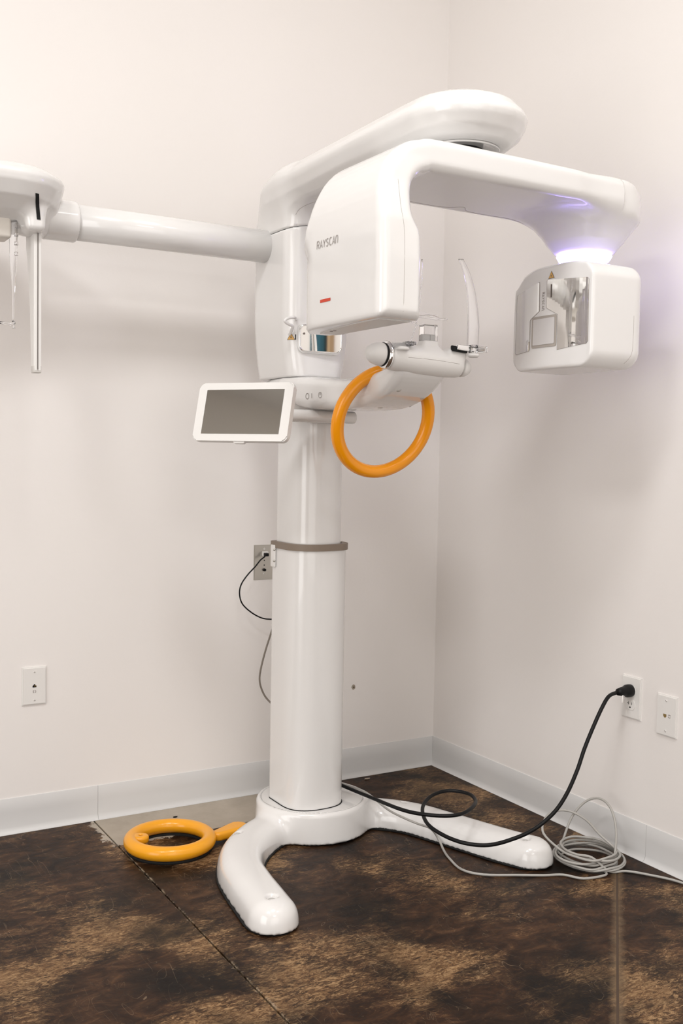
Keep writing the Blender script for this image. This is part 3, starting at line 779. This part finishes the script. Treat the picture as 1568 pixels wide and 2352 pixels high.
# clear temple supports
def strip(name, pts, wdir, w_, t_, parent):
    """flat bar swept along pts: half-width list w_, along wdir, thickness t_"""
    P = catmull(pts, 6); n = len(P); bm = bmesh.new(); rings = []
    wd = Vector(wdir).normalized()
    for i, p in enumerate(P):
        T_ = (P[min(i+1, n-1)]-P[max(i-1, 0)]).normalized(); nn = T_.cross(wd).normalized(); ww = T_.cross(nn)*-1
        u = i/(n-1); h = float(np.interp(u, np.linspace(0, 1, len(w_)), w_))
        ring = []
        for k in range(12):
            a = 2*pi*k/12; ring.append(bm.verts.new(p+wd*h*math.copysign(abs(cos(a))**.6, cos(a))+nn*t_*math.copysign(abs(sin(a))**.6, sin(a))))
        rings.append(ring)
    for A, B in zip(rings, rings[1:]):
        for k in range(12): bm.faces.new((A[k], A[(k+1) % 12], B[(k+1) % 12], B[k]))
    bm.faces.new(rings[0][::-1]); bm.faces.new(rings[-1])
    return bmo(name, bm, CLEAR, parent, True)
VR = (.863, -.505, 0)      # broadside to the photographer
VF = (.505, .863, 0)
strip('temple_support', [(-.588, -.945, 1.356), (-.586, -.944, 1.42), (-.592, -.94, 1.49), (-.604, -.937, 1.535), (-.620, -.934, 1.567)], VR, [.0135, .0145, .012, .0095, .0075, .006], .0016, chin)
strip('temple_support', [(-.764, -.935, 1.352), (-.752, -.935, 1.385), (-.741, -.935, 1.428), (-.734, -.935, 1.495), (-.734, -.935, 1.553)], VF, [.012, .013, .012, .009, .006, .0035], .0018, chin)
rbox('support_clamp', (-.586, -.946, 1.354), (.009, .009, .010), .003, CLEAR, chin)
rbox('support_clamp', (-.562, -.946, 1.355), (.016, .007, .007), .003, CLEAR, chin)
rbox('support_clamp', (-.784, -.935, 1.3515), (.027, .010, .005), .003, CLEAR, chin, Matrix.Rotation(-.12, 4, 'Y'))
rbox('support_clamp', (-.764, -.935, 1.356), (.012, .013, .004), .002, CLEAR, chin)
lathe('clamp_wheel', [(0, 0), (.016, 0), (.017, .004), (.015, .008), (0, .009)], WHITE2, chin, axis_to((0, 0, 1), (-.786, -.937, 1.3385)), 24)
lathe('clamp_wheel', [(0, 0), (.010, 0), (.015, .004), (.014, .009), (0, .010)], WHITE2, chin, axis_to((0, 0, 1), (-.586, -.947, 1.333)), 24)
# bite block holder: clear sleeve, white insert and clear curved chin plate
bm = bmesh.new(); boxm(bm, (CC.x+.010, CC.y, 1.386), (.0205, .012, .022)); 
bmesh.ops.bevel(bm, geom=bm.edges[:], offset=.002, segments=1, affect='EDGES'); bmo('clear_sleeve', bm, CLEAR, chin)
rbox('white_insert', (CC.x+.002, CC.y+.001, 1.3755), (.0085, .006, .009), .002, WHITE2, chin)
rbox('white_insert', (CC.x+.0185, CC.y+.001, 1.3755), (.0075, .006, .009), .002, WHITE2, chin)
tube('chin_plate', catmull([(-.735, -.925, 1.402), (-.744, -.915, 1.410), (-.735, -.905, 1.421), (-.716, -.93, 1.425), (-.70, -.94, 1.4235), (-.678, -.94, 1.4185), (-.655, -.93, 1.4215), (-.648, -.912, 1.424), (-.660, -.895, 1.426), (-.70, -.885, 1.430), (-.722, -.895, 1.430)], 6), .0024, CLEAR, chin, 8)
pyd('clear_shield', [(-.716, -.90, 1.424), (-.655, -.90, 1.421), (-.66, -.90, 1.434), (-.716, -.90, 1.440)]+[(-.716, -.8985, 1.424), (-.655, -.8985, 1.421), (-.66, -.8985, 1.434), (-.716, -.8985, 1.440)],
    [(0, 1, 2, 3), (7, 6, 5, 4), (0, 4, 5, 1), (1, 5, 6, 2), (2, 6, 7, 3), (3, 7, 4, 0)], CLEAR, chin)

# monitor and its tube ---------------------------------------
tube('monitor_tube', [(-.99, -.500, 1.195), (-.90, -.500, 1.195), (-.656, -.500, 1.195), (-.652, -.500, 1.195), (-.650, -.500, 1.195)], [.0172, .0172, .0172, .0165, .0145], WHITE, scanner, 24)
yawm = radians(55); tb = radians(15)
mn = Vector((-sin(yawm)*cos(tb), -cos(yawm)*cos(tb), sin(tb)))     # screen normal
mu = Vector((cos(yawm), -sin(yawm), 0)); mv = mn.cross(mu)*-1
if mv.z < 0: mv = -mv
MC = Vector((-1.012, -.548, 1.198))
MR = Matrix(((mu.x, mv.x, mn.x, MC.x), (mu.y, mv.y, mn.y, MC.y), (mu.z, mv.z, mn.z, MC.z), (0, 0, 0, 1)))
MW, MH = .138, .0775
def slab_rr(name, hx, hy, r, z0, z1, bev, m, parent, off=(0, 0)):
    bm = bmesh.new(); prism_bm(bm, rrect(off[0], off[1], hx, hy, r, 6), z0, z1)
    ed = [e for e in bm.edges if abs(e.verts[0].co.z-e.verts[1].co.z) < 1e-7]
    if bev: bmesh.ops.bevel(bm, geom=ed, offset=bev, segments=3, affect='EDGES')
    bmesh.ops.transform(bm, matrix=MR, verts=bm.verts[:]); o = bmo(name, bm, m, parent, True); sharp(o, 40); return o
mon = slab_rr('monitor', MW, MH, .014, -.018, 0, .003, WHITE2, scanner)
slab_rr('screen', MW-.0245, MH-.0185, .0005, -.002, .0006, 0, SCREEN, mon)
slab_rr('camera_bump', .016, .004, .003, -.014, -.004, .001, WHITE2, mon, (.0, -MH-.001))
rbox('monitor_mount', MC-mn*.032, (.03, .03, .016), .006, WHITE2, scanner, MR.to_3x3().to_4x4())

# cephalometric boom and head at the left edge ---------------
tube('boom_arm', [(-.715, -.270, 1.680), (-1.45, -.270, 1.680)], .0455, WHITE, scanner, 40)
def cephc(p):
    q = np.stack([p[:, 0]+1.405, p[:, 1]+.270, p[:, 2]-1.680], 1)
    return s_ext(np.hypot(q[:, 1], q[:, 2])-.052, np.abs(q[:, 0])-.043, .006)
sdf('boom_collar', cephc, (-1.46, -.335, 1.62), (-1.35, -.205, 1.745), .0045, WHITE, scanner)
CPX = [(0, 1.648), (.030, 1.652), (.075, 1.672), (.118, 1.698), (.138, 1.730), (.142, 1.748), (.138, 1.757), (.110, 1.774), (.070, 1.786), (.030, 1.792), (0, 1.793), (-.2, 1.793), (-.2, 1.648)]
def ceph_sd(p):
    d, t = seg2(p[:, 0], p[:, 1], (-1.545, -.295), (-1.78, -.295))
    cap = s_poly(d, p[:, 2], CPX)
    tub = s_ext(np.hypot(p[:, 1]+.270, p[:, 2]-1.680)-.050, np.abs(p[:, 0]+1.62)-.20, .01)
    neck = s_box(p, (-1.488, -.335, 1.655), (.024, .042, .030), .016)
    return smin(smin(cap, tub, .03), neck, .035)
sdf('ceph_head', ceph_sd, (-1.95, -.47, 1.60), (-1.37, -.12, 1.81), .0055, WHITE, scanner)
ceph = C.objects['ceph_head']
rbox('head_post', (-1.600, -.30, 1.640), (.062, .035, .032), .008, mat('cream_plastic', (.74, .70, .64), .4), ceph)
decal('dark_slot', ceph_sd, (.15, 1, .1), quadgrid((-1.5065, -.5, 1.640+.0), (.0090, 0, 0), (-.007, 0, .058), 2, 8), BLACKM, ceph, .0015)
# sensor blade: tapered plate
def blade(name, x0, x1, prof, m, parent):
    V = [(x, y, z) for x in (x0, x1) for y, z in prof]; n = len(prof)
    F = [tuple(range(n)), tuple(range(n, 2*n))[::-1]]+[(i, n+i, n+(i+1) % n, (i+1) % n) for i in range(n)]
    o = pyd(name, V, F, m, parent); bm = bmesh.new(); bm.from_mesh(o.data)
    bmesh.ops.recalc_face_normals(bm, faces=bm.faces[:])
    bmesh.ops.bevel(bm, geom=bm.edges[:], offset=.002, segments=2, affect='EDGES'); bm.to_mesh(o.data); bm.free(); sharp(o, 40); return o
blade('sensor_blade', -1.487, -1.4685, [(-.345, 1.665), (-.345, 1.287), (-.318, 1.287), (-.300, 1.45), (-.275, 1.57), (-.262, 1.60), (-.262, 1.647), (-.285, 1.662)], WHITE2, ceph)
blade('blade_front', -1.4795, -1.4765, [(-.3465, 1.66), (-.3465, 1.290), (-.3450, 1.290), (-.3450, 1.66)], INK2, ceph)
rbox('blade_tip', (-1.478, -.331, 1.292), (.0098, .0135, .009), .002, GREYW, ceph)
# ear rod of clear plastic
strip('ear_rod', [(-1.534, -.33, 1.66), (-1.534, -.33, 1.55), (-1.533, -.33, 1.49), (-1.534, -.33, 1.405)], VR, [.011, .010, .006, .003, .0022], .003, ceph)
for z in (1.655, 1.638, 1.618, 1.597, 1.572): rbox('ear_rod_notch', (-1.527, -.333, z), (.0045, .003, .0045), .001, CLEAR, ceph, seg=1)
tube('ear_plug', [(-1.531, -.33, 1.405), (-1.54, -.33, 1.399), (-1.553, -.33, 1.401), (-1.570, -.33, 1.402)], [.0045, .004, .003, .0032], CLEAR, ceph, 10)
rbox('ear_plug_base', (-1.532, -.33, 1.399), (.003, .003, .010), .001, CLEAR, ceph, seg=1)

# ------------------------------------------------------------ ring-shaped stand on the floor
ring = root('ring_stand', (-1.105, -.305, 0), 'amber yellow ring with a flat arm lying on the floor beside the scanner base', 'floor ring')
RCN = (-1.108, -.318); RR = .107
tube('ring', [(RCN[0]+RR*cos(2*pi*k/80), RCN[1]+RR*sin(2*pi*k/80), .0255) for k in range(80)], .0195, YELLOW, ring, 24, True)
lathe('shadow_band', [(0, 0), (.0, 0), (RR-.010, 0), (RR-.010, .007), (RR+.010, .007), (RR+.010, 0), (RR-.010, 0)][2:], BLACKM, ring, Matrix.Translation((RCN[0], RCN[1], 0)), 64)  # black band under the tube, painting the dark shadow beneath the ring
def lug_sd(p):
    r = np.hypot(p[:, 0]+1.183, p[:, 1]+.290); d = s_ext(r-.0225, np.abs(p[:, 2]-.031)-.0095, .006)
    l2, _ = seg2(p[:, 0], p[:, 1], (-1.183, -.290), (-1.208, -.283)); d = smin(d, s_ext(l2-.018, np.abs(p[:, 2]-.030)-.009, .006), .008)
    return smax(d, -(r-.0055), .002)
sdf('eyelet', lug_sd, (-1.235, -.325, .01), (-1.15, -.25, .05), .003, YELLOW, ring)
def paddle(p):
    d, t = seg2(p[:, 0], p[:, 1], (-.975, -.343), (-.905, -.320)); w_ = .018+.012*t
    return s_ext(d-w_, np.abs(p[:, 2]-.022)-.0125, .008)
sdf('flat_arm', paddle, (-1.06, -.40, .003), (-.84, -.24, .045), .0045, YELLOW, ring)

# ------------------------------------------------------------ wall plates and cords
def wall_plate(name, side, a, z, hw, hh, m, label, cat='wall plate', t=.0065):
    r = root(name, (a, 0, z) if side == 'L' else (0, a, z), label, cat)
    bm = bmesh.new(); boxm(bm, (0, 0, 0), (hw, t/2, hh))
    ed = [e for e in bm.edges if all(v.co.y < 0 for v in e.verts)]
    bmesh.ops.bevel(bm, geom=ed, offset=min(.0035, t*.8), segments=2, affect='EDGES')
    Mx = Matrix.Translation((a, -t/2, z)) if side == 'L' else Matrix.Translation((-t/2, a, z)) @ Matrix.Rotation(-pi/2, 4, 'Z')
    bmesh.ops.transform(bm, matrix=Mx, verts=bm.verts[:]); o = bmo('faceplate', bm, m, r, True); sharp(o, 20)
    return r, Mx
def on_plate(name, bm, Mx, m, parent, sm=False, **kw):
    bmesh.ops.transform(bm, matrix=Mx, verts=bm.verts[:]); return bmo(name, bm, m, parent, sm, **kw)
def plate_screw(r, Mx, x, z, yf):
    bm = bmesh.new(); lathe_bm(bm, [(0, 0), (.0032, 0), (.0028, .0009), (0, .0011)], 16, axis_to((0, -1, 0), (x, yf, z))); s = on_plate('screw', bm, Mx, PLATE, r, True)
    bm = bmesh.new(); boxm(bm, (x, yf-.0011, z), (.0022, .0003, .00045), Matrix.Rotation(.7, 4, 'Y')); on_plate('screw_slot', bm, Mx, INK, s)
def flatpoly(bm, pts, y):
    bm.faces.new([bm.verts.new((x, y, z)) for x, z in pts])
YFc = -.00325
JACK = [(-.0055, -.004), (.0055, -.004), (.0055, .001), (.0025, .003), (.0018, .005), (-.0018, .005), (-.0025, .003), (-.0055, .001)]
# left plate
r, Mx = wall_plate('data_outlet', 'L', -1.4005, .4185, .0345, .0545, PLATE, 'white data outlet plate low on the left wall at the far left')
for z in (.0405, -.0405): plate_screw(r, Mx, 0, z, YFc)
bm = bmesh.new(); flatpoly(bm, JACK, YFc-.0002); j = on_plate('jack', bm, Mx, BLACKM, r)
bm = bmesh.new(); flatpoly(bm, [(-.001, -.001), (.005, -.001), (.0045, .001), (.001, .0025)], YFc-.0005); on_plate('jack_contact', bm, Mx, GOLD, j)
def text_plate(txt, Mx, r, org, ux, uy, h):
    bm = bmesh.new()
    for pl in word_polys(txt, org, ux, uy, h, .17, .8): bm.faces.new([bm.verts.new(tuple(p)) for p in pl])
    on_plate('lettering', bm, Mx, INK, r)
text_plate('E3', Mx, r, (-.0035, YFc-.0003, -.019), (1, 0, 0), (0, 0, 1), .0058)
# right data plate
r, Mx = wall_plate('data_outlet', 'R', -1.0625, .4155, .0345, .0550, PLATE, 'white data outlet plate on the right wall, right of the plugged-in power outlet')
for z in (.0405, -.0405): plate_screw(r, Mx, 0, z, YFc)
bm = bmesh.new(); flatpoly(bm, [(x-.004, z) for x, z in [(-.0055, -.0005), (-.002, -.005), (.0018, -.0055), (.0055, -.002), (.0055, .0045), (-.0055, .0045)]], YFc-.0002); on_plate('jack', bm, Mx, GOLD, r)
text_plate('E2', Mx, r, (.0085, YFc-.0003, .0045), (0, 0, -1), (1, 0, 0), .0062)
# power outlet
r, Mx = wall_plate('power_outlet', 'R', -.9355, .4380, .0355, .0585, PLATE, 'white duplex power outlet on the right wall with a black plug in its upper socket')
for zc in (.0195, -.0195):
    bm = bmesh.new(); bmt = [(x*1, z) for x, z in [(17.2*cos(radians(a))/1000, 17.2*sin(radians(a))/1000) for a in range(-60+0, 61, 12)]]
    prof = [(.0172*cos(radians(a)), max(-.0142, min(.0142, .0172*sin(radians(a))))) for a in range(0, 360, 12)]
    vs = [bm.verts.new((x, YFc-.0012, z+zc)) for x, z in prof]; wv = [bm.verts.new((x, YFc+.001, z+zc)) for x, z in prof]
    bm.faces.new(vs); n = len(vs)
    for i in range(n): bm.faces.new((vs[i], vs[(i+1) % n], wv[(i+1) % n], wv[i]))
    s = on_plate('socket', bm, Mx, PLATE, r)
    bm = bmesh.new(); y = YFc-.0015
    for c, h in (((-.0062, .0035), (.0008, .0042)), ((-.0085, .0035), (.0022, .0008)), ((.0062, .0035), (.0008, .0036))):
        flatpoly(bm, [(c[0]-h[0], zc+c[1]-h[1]), (c[0]+h[0], zc+c[1]-h[1]), (c[0]+h[0], zc+c[1]+h[1]), (c[0]-h[0], zc+c[1]+h[1])], y)
    flatpoly(bm, [(.0024*cos(a), zc-.0075+.0024*sin(a)) for a in [k*pi/6 for k in range(12)]], y)
    on_plate('socket_slots', bm, Mx, BLACKM, s)
# steel plate behind the column
r, Mx = wall_plate('media_outlet', 'L', -.676, .7455, .036, .0560, STEEL, 'brushed steel media plate on the left wall, half hidden behind the white column', t=.0025)
for z in (.043, -.036): plate_screw(r, Mx, 0, z, -.00125)
bm = bmesh.new(); boxm(bm, (0, -.007, .028), (.0095, .006, .0075)); bmesh.ops.bevel(bm, geom=bm.edges[:], offset=.0015, segments=2, affect='EDGES'); on_plate('jack', bm, Mx, PLATE, r)
for z in (.006, -.009):
    bm = bmesh.new(); lathe_bm(bm, [(0, 0), (.0020, 0), (.0020, .0004), (0, .0004)], 12, axis_to((0, -1, 0), (0, -.00125, z))); on_plate('plate_hole', bm, Mx, BLACKM, r)
bm = bmesh.new(); lathe_bm(bm, [(0, .004), (.0020, .004), (.0020, .007), (.0042, .007), (.0045, 0)], 18, axis_to((0, -1, 0), (0, -.00125, -.024))); on_plate('coax_socket', bm, Mx, BLACK, r, True)

# black patch lead on the left wall
t = root('patch_lead', (-.72, -.03, .70), 'thin black patch lead looping from the steel wall plate to behind the column', 'cord')
tube('lead', catmull([(-.676, -.016, .7735), (-.684, -.022, .766), (-.703, -.03, .756), (-.728, -.045, .738), (-.757, -.05, .713), (-.778, -.05, .684), (-.783, -.05, .655), (-.773, -.05, .624), (-.743, -.05, .596), (-.707, -.05, .576), (-.678, -.06, .571), (-.645, -.08, .575), (-.62, -.14, .60)], 6), .0022, BLACK, t, 8)
rbox('connector', (-.678, -.020, .7715), (.006, .008, .005), .0015, BLACK, t)
t = root('grey_lead', (-.72, -.1, .45), 'taupe grey lead bowing out behind the left edge of the column', 'cord')
tube('lead', catmull([(-.62, -.10, .68), (-.655, -.1, .60), (-.685, -.1, .565), (-.700, -.1, .527), (-.718, -.1, .474), (-.732, -.1, .42), (-.734, -.1, .385), (-.722, -.1, .350), (-.707, -.11, .325), (-.685, -.14, .30), (-.65, -.18, .24), (-.62, -.20, .15)], 6), .0030, mat('taupe_jacket', (.22, .19, .16), .45), t, 8)

# heavy power cord
pc = root('power_cable', (-.45, -.75, 0), 'thick black power cable looping over the right base leg up to the wall outlet', 'cable')
PW = [(-.62, -.255, .13), (-.600, -.310, .120), (-.591, -.364, .115), (-.572, -.498, .115), (-.563, -.662, .125), (-.519, -.744, .13), (-.462, -.774, .133), (-.399, -.748, .135), (-.347, -.694, .13), (-.33, -.639, .13), (-.364, -.591, .13), (-.427, -.594, .125),
      (-.489, -.64, .115), (-.532, -.722, .105), (-.53, -.791, .095), (-.507, -.854, .09), (-.461, -.896, .09), (-.397, -.914, .1), (-.353, -.948, .13), (-.303, -.965, .17),
      (-.268, -.974, .217), (-.234, -.975, .276), (-.199, -.963, .326), (-.164, -.957, .379), (-.129, -.952, .427), (-.098, -.944, .452), (-.066, -.938, .4575)]
tube('sheath', catmull(PW, 7), .0052, BLACK, pc, 12)
pz = .4575
pl = lathe('plug', [(0, 0), (.0165, 0), (.0175, .004), (.0175, .018), (.0150, .024), (.0128, .030), (.0128, .036), (.0105, .046), (.0095, .052), (0, .053)], BLACK, pc, axis_to((-1, -.06, .03), (-.0065, -.9355, pz)), 20)
lathe('plug_face', [(0, 0), (.0168, 0), (.0168, .002), (0, .002)], mat('pale_blue_plastic', (.55, .65, .68), .4), pc, axis_to((-1, 0, 0), (-.0046, -.9355, pz)), 24)
tg = rbox('cord_tag', (-.047, -.9475, .4405), (.015, .0015, .0100), .001, PLATE, pc, Matrix.Rotation(.6, 4, 'Z') @ Matrix.Rotation(.2, 4, 'Y'))
bm = bmesh.new(); boxm(bm, (-.050, -.9502, .440), (.003, .0006, .0026), Matrix.Rotation(.6, 4, 'Z')); bmo('tag_mark', bm, INK, tg)

# grey network cable with its coil
gc = root('network_cable', (-.3, -.9, 0), 'pale grey network cable ending in a loose coil on the floor by the right wall', 'cable')
G = [(-.60, -.27, .11), (-.575, -.30, .105), (-.559, -.329, .102), (-.538, -.394, .10), (-.531, -.445, .093), (-.541, -.544, .088), (-.531, -.605, .083), (-.508, -.645, .074), (-.467, -.650, .055), (-.440, -.650, .022), (-.450, -.690, .004), (-.471, -.745, .004), (-.487, -.822, .004), (-.457, -.876, .004),
     (-.377, -.922, .004), (-.318, -.955, .004), (-.272, -.975, .004), (-.241, -1.019, .004), (-.174, -1.029, .004)]
rnd = random.Random(4)
CP = Vector((-.138, -.925, 0)); th = radians(-100)
lift = .004
for turn in range(9):
    rx = .082+rnd.uniform(-.014, .012); ry = .088+rnd.uniform(-.016, .012); ox, oy = rnd.uniform(-.008, .006), rnd.uniform(-.010, .012)
    for k in range(12):
        a = th+2*pi*k/12
        z = .004+turn*.0042+rnd.uniform(0, .003)
        x = CP.x+ox+rx*cos(a); y = CP.y+oy+ry*sin(a)
        if turn in (5,) and 2 <= k <= 6: z += .125*sin(pi*(k-1)/6); x -= .0
        if turn in (7,) and 3 <= k <= 8: z += .075*sin(pi*(k-2)/7); x -= .03; y += .01
        G.append((min(x, -.022), y, z))
G += [(-.15, -1.02, .006), (-.107, -1.035, .004), (-.075, -1.075, .004), (-.035, -1.152, .004), (-.025, -1.26, .004), (-.06, -1.45, .004), (-.10, -1.7, .004)]
tube('cable', catmull(G, 5), .0033, GREYC, gc, 8)

# dark scuff hole on the wall right of the column
t = root('nail_hole', (-.334, -.0005, .309), 'small dark scuffed nail hole in the left wall right of the column', 'wall mark')
SC = mat('scuff', (.36, .31, .25), .8)
pyd('scuff', [(-.334+.0075*cos(k*pi/5)*(1+.2*sin(3*k)), -.0006, .309+.009*sin(k*pi/5)) for k in range(10)], [tuple(range(10))], SC, t)
pyd('hole', [(-.333+.0032*cos(k*pi/4), -.0009, .308+.0035*sin(k*pi/4)) for k in range(8)], [tuple(range(8))], mat('dark_scuff', (.13, .10, .07), .8), t)
# crumbs on the bare concrete and near the corner
def crumb(x, y, s, m, label):
    bm = bmesh.new(); bmesh.ops.create_icosphere(bm, subdivisions=1, radius=s)
    for v in bm.verts: v.co *= 1+rnd.uniform(-.3, .3)
    bmesh.ops.transform(bm, matrix=Matrix.Translation((x, y, s*.35)) @ Matrix.Diagonal((1.4, .8, .45, 1)), verts=bm.verts[:])
    o = bmo('debris_chip', bm, m, None, False, label=label, category='debris'); return o
crumb(-1.005, -.095, .005, BLACKM, 'small black chip on the bare concrete strip by the left wall')
crumb(-.30, -.045, .007, mat('pale_chip', (.6, .5, .4), .7), 'pale chip on the brown floor beside the room corner')
crumb(-1.01, -1.545, .0028, ORANGE, 'tiny orange crumb on the brown floor at the bottom edge')

fix_parents()
